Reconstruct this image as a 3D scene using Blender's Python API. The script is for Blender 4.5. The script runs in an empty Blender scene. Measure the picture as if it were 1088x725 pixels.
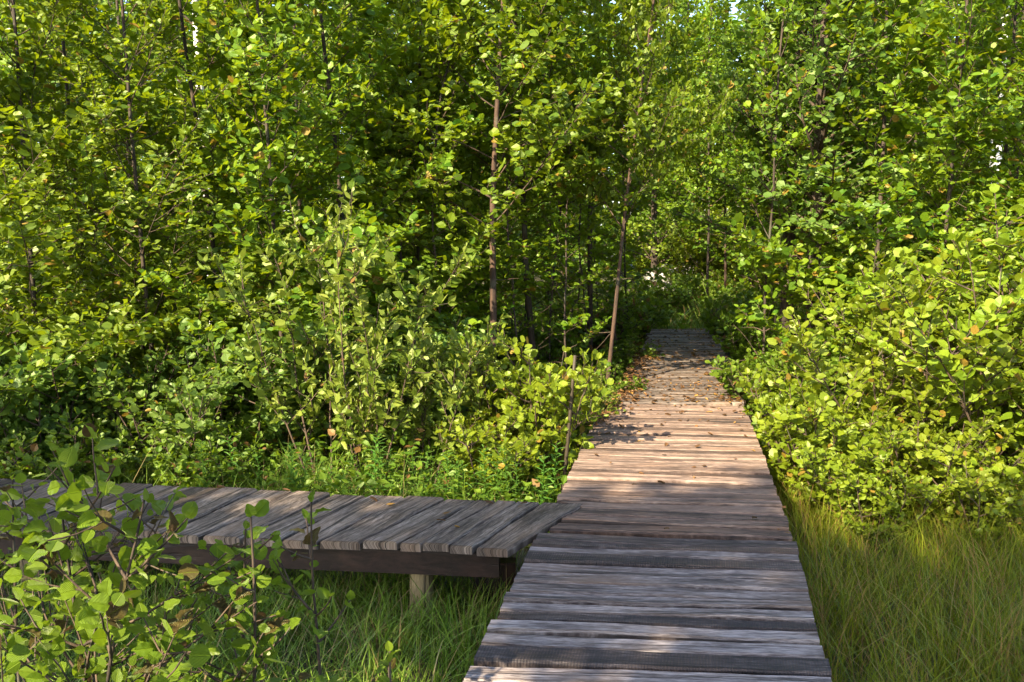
import bpy, math, random
import numpy as np
from mathutils import Vector

R = math.radians
SC = bpy.context.scene
COL = SC.collection

# ------------------------------------------------------------------ camera
EYE = 1.70                      # eye height above the boardwalk deck (deck top is z = 0)
PITCH = R(7.37)
GROUND = -0.55
FPX = 900.0                     # focal length in pixels of the 1088 px wide photograph
cam_d = bpy.data.cameras.new("camera")
cam = bpy.data.objects.new("camera", cam_d)
COL.objects.link(cam)
cam.location = (0, 0, EYE)
cam.rotation_euler = (R(90) - PITCH, 0, 0)
cam_d.sensor_width = 36
cam_d.lens = 36 * FPX / 1088.0
cam_d.clip_start = 0.05
cam_d.clip_end = 600
SC.camera = cam

# ------------------------------------------------------------------ sky and sun
SUN_EL, SUN_AZ = R(37), R(-140)          # azimuth clockwise from +Y: behind the viewer, to the left
SUNV = Vector((math.sin(SUN_AZ) * math.cos(SUN_EL), math.cos(SUN_AZ) * math.cos(SUN_EL), math.sin(SUN_EL)))
w = bpy.data.worlds.new("World")
SC.world = w
w.use_nodes = True
nt = w.node_tree
bg = nt.nodes["Background"]
sky = nt.nodes.new("ShaderNodeTexSky")
sky.sky_type = 'NISHITA'
sky.sun_disc = False
sky.sun_elevation = SUN_EL
sky.sun_rotation = SUN_AZ
sky.air_density = 1.0
sky.dust_density = 1.5
nt.links.new(sky.outputs[0], bg.inputs[0])
bg.inputs[1].default_value = 0.125
sd = bpy.data.lights.new("sun", 'SUN')
sd.energy = 5.0
sd.angle = R(0.55)
sd.color = (1.0, 0.86, 0.60)
sun = bpy.data.objects.new("sun", sd)
COL.objects.link(sun)
sun.rotation_euler = SUNV.to_track_quat('Z', 'Y').to_euler()
SC.view_settings.view_transform = 'Standard'
SC.view_settings.look = 'None'
SC.view_settings.exposure = 2.18
SC.view_settings.gamma = 1
SC.cycles.max_bounces = 7
SC.cycles.diffuse_bounces = 4
SC.cycles.glossy_bounces = 2
SC.cycles.transmission_bounces = 5
SC.cycles.use_denoising = True
SC.cycles.sample_clamp_indirect = 6

# ------------------------------------------------------------------ helpers
def ground_xy(px, py, z=0.0):
    """where the sight line through a photo pixel meets the level z"""
    u = (px - 544) / FPX
    v = (362.5 - py) / FPX
    dx, dy, dz = u, math.cos(PITCH) + v * math.sin(PITCH), -math.sin(PITCH) + v * math.cos(PITCH)
    t = (z - EYE) / dz
    return dx * t, dy * t

def at(px, d):
    return ((px - 544) / FPX * d, d)

def link(o, parent=None):
    COL.objects.link(o)
    if parent is not None:
        o.parent = parent
    return o

def tag(o, label=None, cat=None, group=None, kind=None):
    if label: o["label"] = label
    if cat: o["category"] = cat
    if group: o["group"] = group
    if kind: o["kind"] = kind
    return o

def empty(name, loc=(0, 0, 0), rz=0, sc=1):
    e = bpy.data.objects.new(name, None)
    e.empty_display_size = 0.1
    e.location = loc
    e.rotation_euler = (0, 0, rz)
    e.scale = (sc, sc, sc) if not isinstance(sc, tuple) else sc
    return link(e)

def quad_mesh(name, V, F, uv=None, attrs=None, smooth=False):
    """V (n,3), F (m,4) -> mesh, all quads"""
    V = np.ascontiguousarray(V, dtype=np.float32)
    F = np.ascontiguousarray(F, dtype=np.int32)
    me = bpy.data.meshes.new(name)
    me.vertices.add(len(V))
    me.vertices.foreach_set("co", V.ravel())
    me.loops.add(F.size)
    me.loops.foreach_set("vertex_index", F.ravel())
    me.polygons.add(len(F))
    me.polygons.foreach_set("loop_start", np.arange(0, F.size, 4, dtype=np.int32))
    me.polygons.foreach_set("use_smooth", np.full(len(F), bool(smooth)))
    if uv is not None:
        l = me.uv_layers.new(name="UVMap")
        l.data.foreach_set("uv", np.ascontiguousarray(uv, dtype=np.float32)[F.ravel()].ravel())
    for k, a in (attrs or {}).items():
        at_ = me.attributes.new(k, 'FLOAT', 'POINT')
        at_.data.foreach_set("value", np.ascontiguousarray(a, dtype=np.float32))
    me.update(calc_edges=True)
    me.validate()
    return me

def mesh_obj(name, me, mat, parent=None):
    o = bpy.data.objects.new(name, me)
    if mat and not me.materials:
        me.materials.append(mat)
    return link(o, parent)

def copy_thing(root, loc, rz=0, sc=1, label=None, group=None):
    r = root.copy()
    COL.objects.link(r)
    r.location = loc
    r.rotation_euler = (0, 0, rz)
    r.scale = (sc, sc, sc) if not isinstance(sc, tuple) else sc
    if label: r["label"] = label
    if group: r["group"] = group
    elif "group" in r: del r["group"]
    for ch in root.children:
        c = ch.copy()
        COL.objects.link(c)
        c.parent = r
    return r

# ------------------------------------------------------------------ node helpers
def new_mat(name):
    m = bpy.data.materials.new(name)
    m.use_nodes = True
    m.node_tree.nodes.clear()
    return m, m.node_tree

class NT:
    def __init__(s, nt): s.nt = nt
    def n(s, t, **kw):
        x = s.nt.nodes.new("ShaderNode" + t)
        for k, v in kw.items(): setattr(x, k, v)
        return x
    def l(s, a, b): s.nt.links.new(a, b)
    def val(s, sock, v):
        if hasattr(v, "is_linked"): s.l(v, sock)
        else: sock.default_value = v
    def math(s, op, a, b=0.0, c=0.0, clamp=False):
        m = s.n("Math", operation=op, use_clamp=clamp)
        s.val(m.inputs[0], a); s.val(m.inputs[1], b); s.val(m.inputs[2], c)
        return m.outputs[0]
    def mix(s, f, a, b, mode='MIX'):
        m = s.n("Mix", data_type='RGBA', blend_type=mode)
        s.val(m.inputs[0], f); s.val(m.inputs[6], a); s.val(m.inputs[7], b)
        return m.outputs[2]
    def ramp(s, f, stops, interp='LINEAR'):
        r = s.n("ValToRGB")
        r.color_ramp.interpolation = interp
        e = r.color_ramp.elements
        while len(e) < len(stops): e.new(0.5)
        for x, (p, c) in zip(e, stops):
            x.position = p
            x.color = c if len(c) == 4 else (*c, 1)
        s.l(f, r.inputs[0])
        return r.outputs[0]
    def noise(s, vec, scale, detail=3, rough=0.55, dim='3D'):
        x = s.n("TexNoise", noise_dimensions=dim)
        if vec is not None: s.l(vec, x.inputs["Vector"])
        x.inputs["Scale"].default_value = scale
        x.inputs["Detail"].default_value = detail
        x.inputs["Roughness"].default_value = rough
        return x.outputs[0]
    def vec(s, a, b, c):
        x = s.n("CombineXYZ")
        s.val(x.inputs[0], a); s.val(x.inputs[1], b); s.val(x.inputs[2], c)
        return x.outputs[0]
    def bump(s, h, strength, dist):
        b = s.n("Bump")
        b.inputs["Strength"].default_value = strength
        b.inputs["Distance"].default_value = dist
        s.l(h, b.inputs["Height"])
        return b.outputs[0]
    def out(s, sh):
        o = s.n("OutputMaterial")
        s.l(sh, o.inputs[0])

def c4(c): return (*c, 1.0)

def leaf_mat(name, dark, light, old=(0.22, 0.14, 0.02), trans=(0.20, 0.30, 0.02), tw=0.42, rough=0.46,
             veins=0, old_at=0.975, spec=0.36):
    """leaf: diffuse + light through the blade + waxy sheen; every leaf has its own tone"""
    m, t = new_mat(name)
    N = NT(t)
    a = N.n("Attribute", attribute_name="tone").outputs["Fac"]
    oi = N.n("ObjectInfo").outputs["Random"]
    col = N.mix(a, c4(dark), c4(light))
    hv = N.n("HueSaturation")
    N.l(col, hv.inputs["Color"])
    N.val(hv.inputs["Hue"], N.math('MULTIPLY_ADD', oi, 0.022, 0.489))
    N.val(hv.inputs["Value"], N.math('MULTIPLY_ADD', oi, 0.3, 0.85))
    isold = N.math('GREATER_THAN', a, old_at)
    col = N.mix(isold, hv.outputs[0], c4(old))
    tcol = N.mix(isold, N.mix(a, c4(tuple(x * 0.8 for x in trans)), c4(trans)), c4(tuple(x * 1.1 for x in old)))
    d = N.n("BsdfDiffuse"); tr = N.n("BsdfTranslucent")
    N.l(col, d.inputs[0]); N.l(tcol, tr.inputs[0])
    g = N.n("BsdfGlossy"); g.inputs["Roughness"].default_value = rough
    g.inputs[0].default_value = (0.90, 1.0, 0.66, 1)
    if veins:
        uvn = N.n("UVMap"); sep = N.n("SeparateXYZ"); N.l(uvn.outputs[0], sep.inputs[0])
        u, v = sep.outputs[0], sep.outputs[1]
        av = N.math('ABSOLUTE', N.math('SUBTRACT', v, 0.5))
        ph = N.math('MULTIPLY', N.math('SUBTRACT', u, N.math('MULTIPLY', av, 0.75)), 50.0)
        wv = N.math('POWER', N.math('ABSOLUTE', N.math('SINE', ph)), 0.6)
        mid = N.math('MULTIPLY', av, 25.0, clamp=True)
        h = N.math('MULTIPLY', wv, mid)
        b = N.bump(h, 1.0, 0.006)
        for x in (d, tr, g): N.l(b, x.inputs["Normal"])
        lighter = N.mix(N.math('MULTIPLY', N.math('SUBTRACT', 1.0, h), 0.35), col, c4(tuple(min(1, x * 1.9) for x in light)))
        N.l(lighter, d.inputs[0])
    m1 = N.n("MixShader"); m1.inputs[0].default_value = tw
    N.l(d.outputs[0], m1.inputs[1]); N.l(tr.outputs[0], m1.inputs[2])
    fr = N.n("Fresnel"); fr.inputs[0].default_value = 1.42
    fm = N.math('MINIMUM', N.math('MULTIPLY', fr.outputs[0], N.math('MULTIPLY', spec, 1.8)), 0.065)
    m2 = N.n("MixShader"); N.l(fm, m2.inputs[0])
    N.l(m1.outputs[0], m2.inputs[1]); N.l(g.outputs[0], m2.inputs[2])
    N.out(m2.outputs[0])
    return m

def bark_mat(name, c1, c2, scale=18, birch=False):
    m, t = new_mat(name)
    N = NT(t)
    tc = N.n("TexCoord").outputs["Object"]
    mp = N.n("Mapping"); N.l(tc, mp.inputs[0])
    mp.inputs["Scale"].default_value = (1, 1, 4.0) if birch else (1, 1, 0.25)
    f = N.noise(mp.outputs[0], scale, 5, 0.65)
    col = N.ramp(f, [(0.36, c1), (0.62, c2)] if not birch else [(0.36, c1), (0.43, c2)])
    f2 = N.noise(tc, 5, 3)
    if not birch:      # patches of lichen
        col = N.mix(N.ramp(f2, [(0.56, (0, 0, 0)), (0.64, (0.5, 0.5, 0.5))]), col, c4((0.075, 0.075, 0.05)))
    p = N.n("BsdfPrincipled")
    N.l(col, p.inputs["Base Color"])
    p.inputs["Roughness"].default_value = 0.85
    N.l(N.bump(f, 0.9, 0.012), p.inputs["Normal"])
    N.out(p.outputs[0])
    return m

def wood_mat(name, stops, warm, tonegain=1.0):
    """weathered plank: UV is metres along / across, 'tone' is the lightness and 'rib' the anti-slip milling of each plank"""
    m, t = new_mat(name)
    N = NT(t)
    uv = N.n("UVMap"); sep = N.n("SeparateXYZ"); N.l(uv.outputs[0], sep.inputs[0])
    u, v = sep.outputs[0], sep.outputs[1]
    tone = N.n("Attribute", attribute_name="tone").outputs["Fac"]
    rib = N.n("Attribute", attribute_name="rib").outputs["Fac"]
    seed = N.n("Attribute", attribute_name="seed").outputs["Fac"]
    so = N.math('MULTIPLY', seed, 40.0)
    wob = N.noise(N.vec(N.math('MULTIPLY', u, 2.0), N.math('MULTIPLY', v, 6.0), so), 1.0, 2)
    vv = N.math('ADD', v, N.math('MULTIPLY', wob, 0.02))
    g1 = N.noise(N.vec(N.math('MULTIPLY', u, 3.6), N.math('MULTIPLY', vv, 52.0), so), 1.0, 7, 0.68)
    g2 = N.noise(N.vec(N.math('MULTIPLY', u, 20.0), N.math('MULTIPLY', vv, 230.0), so), 1.0, 4, 0.6)
    g3 = N.noise(N.vec(N.math('MULTIPLY', u, 3.0), N.math('MULTIPLY', vv, 9.0), so), 1.0, 5, 0.6)
    crack = N.noise(N.vec(N.math('MULTIPLY', u, 0.9), N.math('MULTIPLY', vv, 75.0), N.math('ADD', so, 3.3)), 1.0, 3, 0.5)
    crk = N.ramp(crack, [(0.37, (0, 0, 0)), (0.42, (1, 1, 1))])
    f = N.math('ADD', N.math('MULTIPLY', g1, 0.80), N.math('MULTIPLY', g2, 0.80))
    f = N.math('ADD', N.math('SUBTRACT', f, 0.45), N.math('MULTIPLY', g3, 0.45))
    f = N.math('ADD', f, N.math('MULTIPLY', N.math('SUBTRACT', tone, 0.5), 0.52 * tonegain))
    col = N.ramp(f, stops)
    wm = N.noise(N.vec(N.math('MULTIPLY', u, 1.5), N.math('MULTIPLY', v, 4.0), N.math('ADD', so, 9.0)), 1.0, 3)
    col = N.mix(N.ramp(wm, [(0.48, (0, 0, 0)), (0.75, (0.6, 0.6, 0.6))]), col, N.mix(0.5, col, c4(warm)))
    ribw = N.math('SINE', N.math('MULTIPLY', u, 2 * math.pi / 0.0125))
    ribw = N.math('MULTIPLY_ADD', ribw, 0.5, 0.5)
    col = N.mix(N.math('MULTIPLY', N.math('MULTIPLY', rib, 0.28), N.math('SUBTRACT', 1.0, ribw)), col, c4((0.02, 0.017, 0.018)))
    col = N.mix(N.math('MULTIPLY', N.math('SUBTRACT', 1.0, crk), 0.85), col, c4((0.018, 0.014, 0.013)))
    # knots
    vo = N.n("TexVoronoi"); vo.inputs["Scale"].default_value = 1.0
    N.l(N.vec(N.math('MULTIPLY', u, 2.6), N.math('MULTIPLY', v, 8.0), so), vo.inputs["Vector"])
    kn = N.ramp(vo.outputs["Distance"], [(0.05, (1, 1, 1)), (0.12, (0, 0, 0))])
    col = N.mix(N.math('MULTIPLY', kn, 0.75), col, c4((0.05, 0.034, 0.026)))
    p = N.n("BsdfPrincipled")
    N.l(col, p.inputs["Base Color"])
    N.val(p.inputs["Roughness"], N.math('MULTIPLY_ADD', g1, 0.35, 0.45))
    p.inputs["Specular IOR Level"].default_value = 0.35
    h = N.math('ADD', N.math('MULTIPLY', g1, 0.5), N.math('MULTIPLY', g2, 0.35))
    h = N.math('ADD', h, N.math('MULTIPLY', crk, 0.6))
    h = N.math('ADD', h, N.math('MULTIPLY', N.math('MULTIPLY', rib, ribw), 0.3))
    N.l(N.bump(h, 0.9, 0.006), p.inputs["Normal"])
    N.out(p.outputs[0])
    return m

M = {}
M['deck'] = wood_mat("weathered_deck_wood",
                     [(0.32, (0.022, 0.017, 0.018)), (0.46, (0.050, 0.036, 0.034)), (0.62, (0.132, 0.105, 0.098)), (0.87, (0.38, 0.325, 0.305))],
                     (0.30, 0.19, 0.12))
M['side_deck'] = wood_mat("old_brown_deck_wood",
                     [(0.32, (0.022, 0.015, 0.012)), (0.46, (0.052, 0.038, 0.031)), (0.62, (0.140, 0.109, 0.090)), (0.86, (0.34, 0.28, 0.235))],
                     (0.30, 0.18, 0.10))
M['mid_deck'] = wood_mat("sunny_deck_wood",  # warmth of the sunlight put into this run's wood colour
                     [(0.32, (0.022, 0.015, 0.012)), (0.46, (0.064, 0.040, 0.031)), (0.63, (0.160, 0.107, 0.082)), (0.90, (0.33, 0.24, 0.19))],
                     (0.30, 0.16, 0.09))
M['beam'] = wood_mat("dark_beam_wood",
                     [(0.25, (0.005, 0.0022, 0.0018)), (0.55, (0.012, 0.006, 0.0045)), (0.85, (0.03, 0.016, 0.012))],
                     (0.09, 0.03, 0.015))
M['post'] = wood_mat("pale_post_wood",
                     [(0.25, (0.03, 0.02, 0.012)), (0.5, (0.12, 0.09, 0.045)), (0.8, (0.28, 0.22, 0.12))],
                     (0.15, 0.17, 0.06))
M['alder'] = leaf_mat("alder_leaf", (0.028, 0.082, 0.003), (0.178, 0.238, 0.008), trans=(0.29, 0.37, 0.006))
M['alder_blue'] = leaf_mat("aspen_leaf", (0.055, 0.118, 0.016), (0.140, 0.215, 0.036), trans=(0.22, 0.33, 0.018))
M['bright'] = leaf_mat("yellow_green_leaf", (0.080, 0.130, 0.005), (0.195, 0.240, 0.012), trans=(0.34, 0.38, 0.010), old_at=0.965)
M['willow'] = leaf_mat("willow_leaf", (0.070, 0.125, 0.010), (0.215, 0.240, 0.034), trans=(0.22, 0.27, 0.025), old=(0.30, 0.17, 0.06), old_at=0.95)
M['near'] = leaf_mat("near_alder_leaf", (0.100, 0.185, 0.009), (0.220, 0.310, 0.020), old=(0.10, 0.05, 0.025), trans=(0.28, 0.40, 0.012), veins=1, old_at=0.95)
M['far'] = leaf_mat("far_leaf", (0.034, 0.092, 0.004), (0.135, 0.210, 0.008), trans=(0.24, 0.36, 0.006), spec=0.3)
M['herb'] = leaf_mat("herb_leaf", (0.045, 0.115, 0.014), (0.095, 0.185, 0.025), trans=(0.15, 0.27, 0.015), old_at=1.1)
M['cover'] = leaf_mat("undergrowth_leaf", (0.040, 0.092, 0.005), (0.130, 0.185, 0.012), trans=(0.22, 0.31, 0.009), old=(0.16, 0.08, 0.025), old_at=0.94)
M['grass_l'] = leaf_mat("green_sedge", (0.040, 0.100, 0.006), (0.25, 0.35, 0.045), old=(0.20, 0.15, 0.06), trans=(0.10, 0.17, 0.010), tw=0.28, old_at=0.93, spec=0.10)
M['grass_r'] = leaf_mat("olive_sedge", (0.060, 0.105, 0.004), (0.30, 0.30, 0.022), old=(0.30, 0.17, 0.06), trans=(0.16, 0.17, 0.008), tw=0.28, old_at=0.86, spec=0.10)
M['litter'] = leaf_mat("fallen_leaf", (0.045, 0.020, 0.009), (0.17, 0.085, 0.035), old=(0.26, 0.14, 0.035), trans=(0.2, 0.1, 0.02), tw=0.12, old_at=0.9)
M['bark'] = bark_mat("alder_bark", (0.014, 0.009, 0.006), (0.055, 0.036, 0.023))
M['bark_rust'] = bark_mat("rusty_bark", (0.018, 0.009, 0.005), (0.070, 0.036, 0.020))
M['twig'] = bark_mat("twig_bark", (0.024, 0.014, 0.009), (0.080, 0.050, 0.030))
M['birch'] = bark_mat("birch_bark", (0.05, 0.045, 0.04), (0.72, 0.70, 0.66), 9, True)

def soil():
    m, t = new_mat("forest_soil")
    N = NT(t)
    g = N.n("TexCoord").outputs["Object"]
    f = N.noise(g, 1.1, 6, 0.65); f2 = N.noise(g, 22, 5, 0.7)
    col = N.ramp(N.math('ADD', N.math('MULTIPLY', f, 0.5), N.math('MULTIPLY', f2, 0.5)),
                 [(0.36, (0.014, 0.011, 0.006)), (0.5, (0.040, 0.032, 0.014)), (0.62, (0.055, 0.065, 0.016))])
    p = N.n("BsdfPrincipled"); N.l(col, p.inputs["Base Color"]); p.inputs["Roughness"].default_value = 1
    N.l(N.bump(f2, 0.8, 0.04), p.inputs["Normal"])
    N.out(p.outputs[0])
    return m
M['soil'] = soil()

def stone():
    m, t = new_mat("pale_stone")
    N = NT(t)
    g = N.n("TexCoord").outputs["Object"]
    f = N.noise(g, 4, 6, 0.65)
    p = N.n("BsdfPrincipled")
    N.l(N.ramp(f, [(0.35, (0.22, 0.21, 0.20)), (0.65, (0.42, 0.40, 0.38))]), p.inputs["Base Color"])
    p.inputs["Roughness"].default_value = 0.9
    N.l(N.bump(f, 0.8, 0.05), p.inputs["Normal"])
    N.out(p.outputs[0])
    return m
M['stone'] = stone()

# ------------------------------------------------------------------ ground
def build_ground():
    rng = np.random.default_rng(3)
    xs = np.concatenate([[-260, -120, -60, -35], np.linspace(-22, 22, 61), [35, 60, 120, 260]])
    ys = np.concatenate([[-200, -80, -30, -12], np.linspace(-4, 44, 67), [60, 110, 200, 400]])
    X, Y = np.meshgrid(xs, ys, indexing='ij')
    Z = GROUND + 0.05 * np.sin(X * 0.9 + 1.3 * np.sin(Y * 0.5)) * np.cos(Y * 0.7 + 0.6) + 0.02 * rng.standard_normal(X.shape)
    V = np.stack([X, Y, Z], -1).reshape(-1, 3)
    nx, ny = X.shape
    I = np.arange(nx * ny).reshape(nx, ny)
    F = np.stack([I[:-1, :-1], I[1:, :-1], I[1:, 1:], I[:-1, 1:]], -1).reshape(-1, 4)
    o = mesh_obj("ground", quad_mesh("ground", V, F, smooth=True), M['soil'])
    tag(o, kind="structure")
build_ground()

# ------------------------------------------------------------------ planks, beams and posts
class Planks:
    def __init__(s): s.V, s.F, s.UV, s.T, s.Rb, s.S = [], [], [], [], [], []
    def add(s, a0, a1, b0, b1, ztop, thick, tone, rib, rng, nseg=14, jit=0.004, tilt=0.0, cup=0.003):
        """a0->a1 is the near long edge, b0->b1 the far long edge (x, y)"""
        a0, a1, b0, b1 = (np.array(p, float) for p in (a0, a1, b0, b1))
        L = np.linalg.norm(a1 - a0); W = np.linalg.norm((b0 + b1 - a0 - a1) / 2)
        ts = np.linspace(0, 1, nseg + 1)
        seed = rng.random()
        base = sum(len(v) for v in s.V)
        ph = rng.random(6) * 6.28
        prof = [(0.0, -1), (0.0, -0.45), (0.06, 0), (0.36, 0), (0.64, 0), (0.94, 0), (1.0, -0.45), (1.0, -1)]
        vs, uv = [], []
        off = rng.random() * 30
        for t in ts:
            e0 = a0 + (a1 - a0) * t; e1 = b0 + (b1 - b0) * t
            q = (e1 - e0)
            ja = jit * (math.sin(t * 9 + ph[0]) + 0.6 * math.sin(t * 23 + ph[1]))
            jb = jit * (math.sin(t * 8 + ph[2]) + 0.6 * math.sin(t * 27 + ph[3]))
            zz = 0.003 * math.sin(t * 5 + ph[4]) + tilt * (t - 0.5)
            qn = q / max(1e-6, np.linalg.norm(q))
            for k, (c, zf) in enumerate(prof):
                p = e0 + q * c + qn * (ja * (1 - c) + jb * c)
                z = ztop + zz + (zf * thick if zf < -0.5 else zf * 0.03) - cup * (1 - (2 * c - 1) ** 2)
                vs.append((p[0], p[1], z))
                uv.append((off + t * L, off * 0.7 + c * W + (0.03 * zf if zf > -0.5 else 0.012 * (1 if c > .5 else -1))))
        n = len(prof)
        for i in range(nseg):
            for k in range(n):
                k2 = (k + 1) % n
                s.F.append((base + i * n + k, base + i * n + k2, base + (i + 1) * n + k2, base + (i + 1) * n + k))
        for i in (0, nseg):   # end grain
            b = base + i * n
            fs = [(b, b + 7, b + 6, b + 1), (b + 1, b + 6, b + 5, b + 2), (b + 2, b + 5, b + 4, b + 3)]
            s.F += [f if i else f[::-1] for f in fs]
        s.V.append(np.array(vs)); s.UV.append(np.array(uv))
        m = len(vs)
        s.T.append(np.full(m, tone)); s.Rb.append(np.full(m, rib)); s.S.append(np.full(m, seed))
    def build(s, name, mat, parent):
        F = np.array(s.F)[:, ::-1]
        me = quad_mesh(name, np.concatenate(s.V), F, np.concatenate(s.UV),
                       {"tone": np.concatenate(s.T), "rib": np.concatenate(s.Rb), "seed": np.concatenate(s.S)})
        return mesh_obj(name, me, mat, parent)

def lerp2(a, b, t): return (a[0] + (b[0] - a[0]) * t, a[1] + (b[1] - a[1]) * t)

def deck_run(pl, nl, nr, fl, fr, widths, tones, rng, ztop, thick=0.045, gap=0.021, ragged=0.004, cut=None, cup=0.003):
    """planks laid between the near edge nl-nr and the far edge fl-fr, far end first"""
    tot = sum(widths); s = 0
    for wd, (tone, rib) in zip(widths, tones):
        t0 = s / tot; t1 = (s + wd) / tot; s += wd
        Ld = math.dist(fl, nl)
        g = gap / Ld / 2 * rng.uniform(0.6, 1.9)
        f0, f1 = lerp2(fl, nl, t0 + g), lerp2(fr, nr, t0 + g)
        n0, n1 = lerp2(fl, nl, t1 - g), lerp2(fr, nr, t1 - g)
        e0, e1 = rng.normal(0, ragged), rng.normal(0, ragged)
        ux, uy = (n1[0] - n0[0]), (n1[1] - n0[1]); q = math.hypot(ux, uy); ux /= q; uy /= q
        A0 = (n0[0] + ux * e0, n0[1] + uy * e0); B0 = (f0[0] + ux * e0, f0[1] + uy * e0)
        A1 = (n1[0] + ux * e1, n1[1] + uy * e1); B1 = (f1[0] + ux * e1, f1[1] + uy * e1)
        if cut is not None:
            A0, B0 = cut(A0, A1), cut(B0, B1)
        pl.add(A0, A1, B0, B1, ztop + rng.normal(0, 0.004), thick, tone, rib, rng, tilt=rng.normal(0, 0.004), cup=cup)

def post_mesh(pl, x, y, z0, z1, r, rng, n=12):
    base = sum(len(v) for v in pl.V)
    vs, uv = [], []
    hs = np.linspace(z0, z1, 6)
    ph = rng.random() * 6
    for h in hs:
        for k in range(n):
            a = 2 * math.pi * k / n
            rr = r * (1 + 0.03 * math.sin(3 * a + ph) + rng.normal(0, 0.01)) * (1 - 0.04 * (h - z0))
            vs.append((x + rr * math.cos(a), y + rr * math.sin(a), h))
            uv.append((h, a * r))
    for i in range(5):
        for k in range(n):
            k2 = (k + 1) % n
            pl.F.append((base + i * n + k, base + (i + 1) * n + k, base + (i + 1) * n + k2, base + i * n + k2))
    b = base + 5 * n
    for k in range(0, n // 2 - 1):
        pl.F.append((b + k, b + n - 1 - k, b + n - 2 - k, b + k + 1))
    pl.V.append(np.array(vs)); pl.UV.append(np.array(uv))
    m = len(vs); sd_ = rng.random()
    pl.T.append(np.full(m, 0.5)); pl.Rb.append(np.zeros(m)); pl.S.append(np.full(m, sd_))

def beam(pl, p, q, wdt, ztop, h, rng, tone=0.5):
    dx, dy = q[0] - p[0], q[1] - p[1]; L = math.hypot(dx, dy)
    nx, ny = -dy / L * wdt / 2, dx / L * wdt / 2
    pl.add((p[0] - nx, p[1] - ny), (q[0] - nx, q[1] - ny), (p[0] + nx, p[1] + ny), (q[0] + nx, q[1] + ny),
           ztop, h, tone, 0, rng, nseg=10, jit=0.002)

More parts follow.
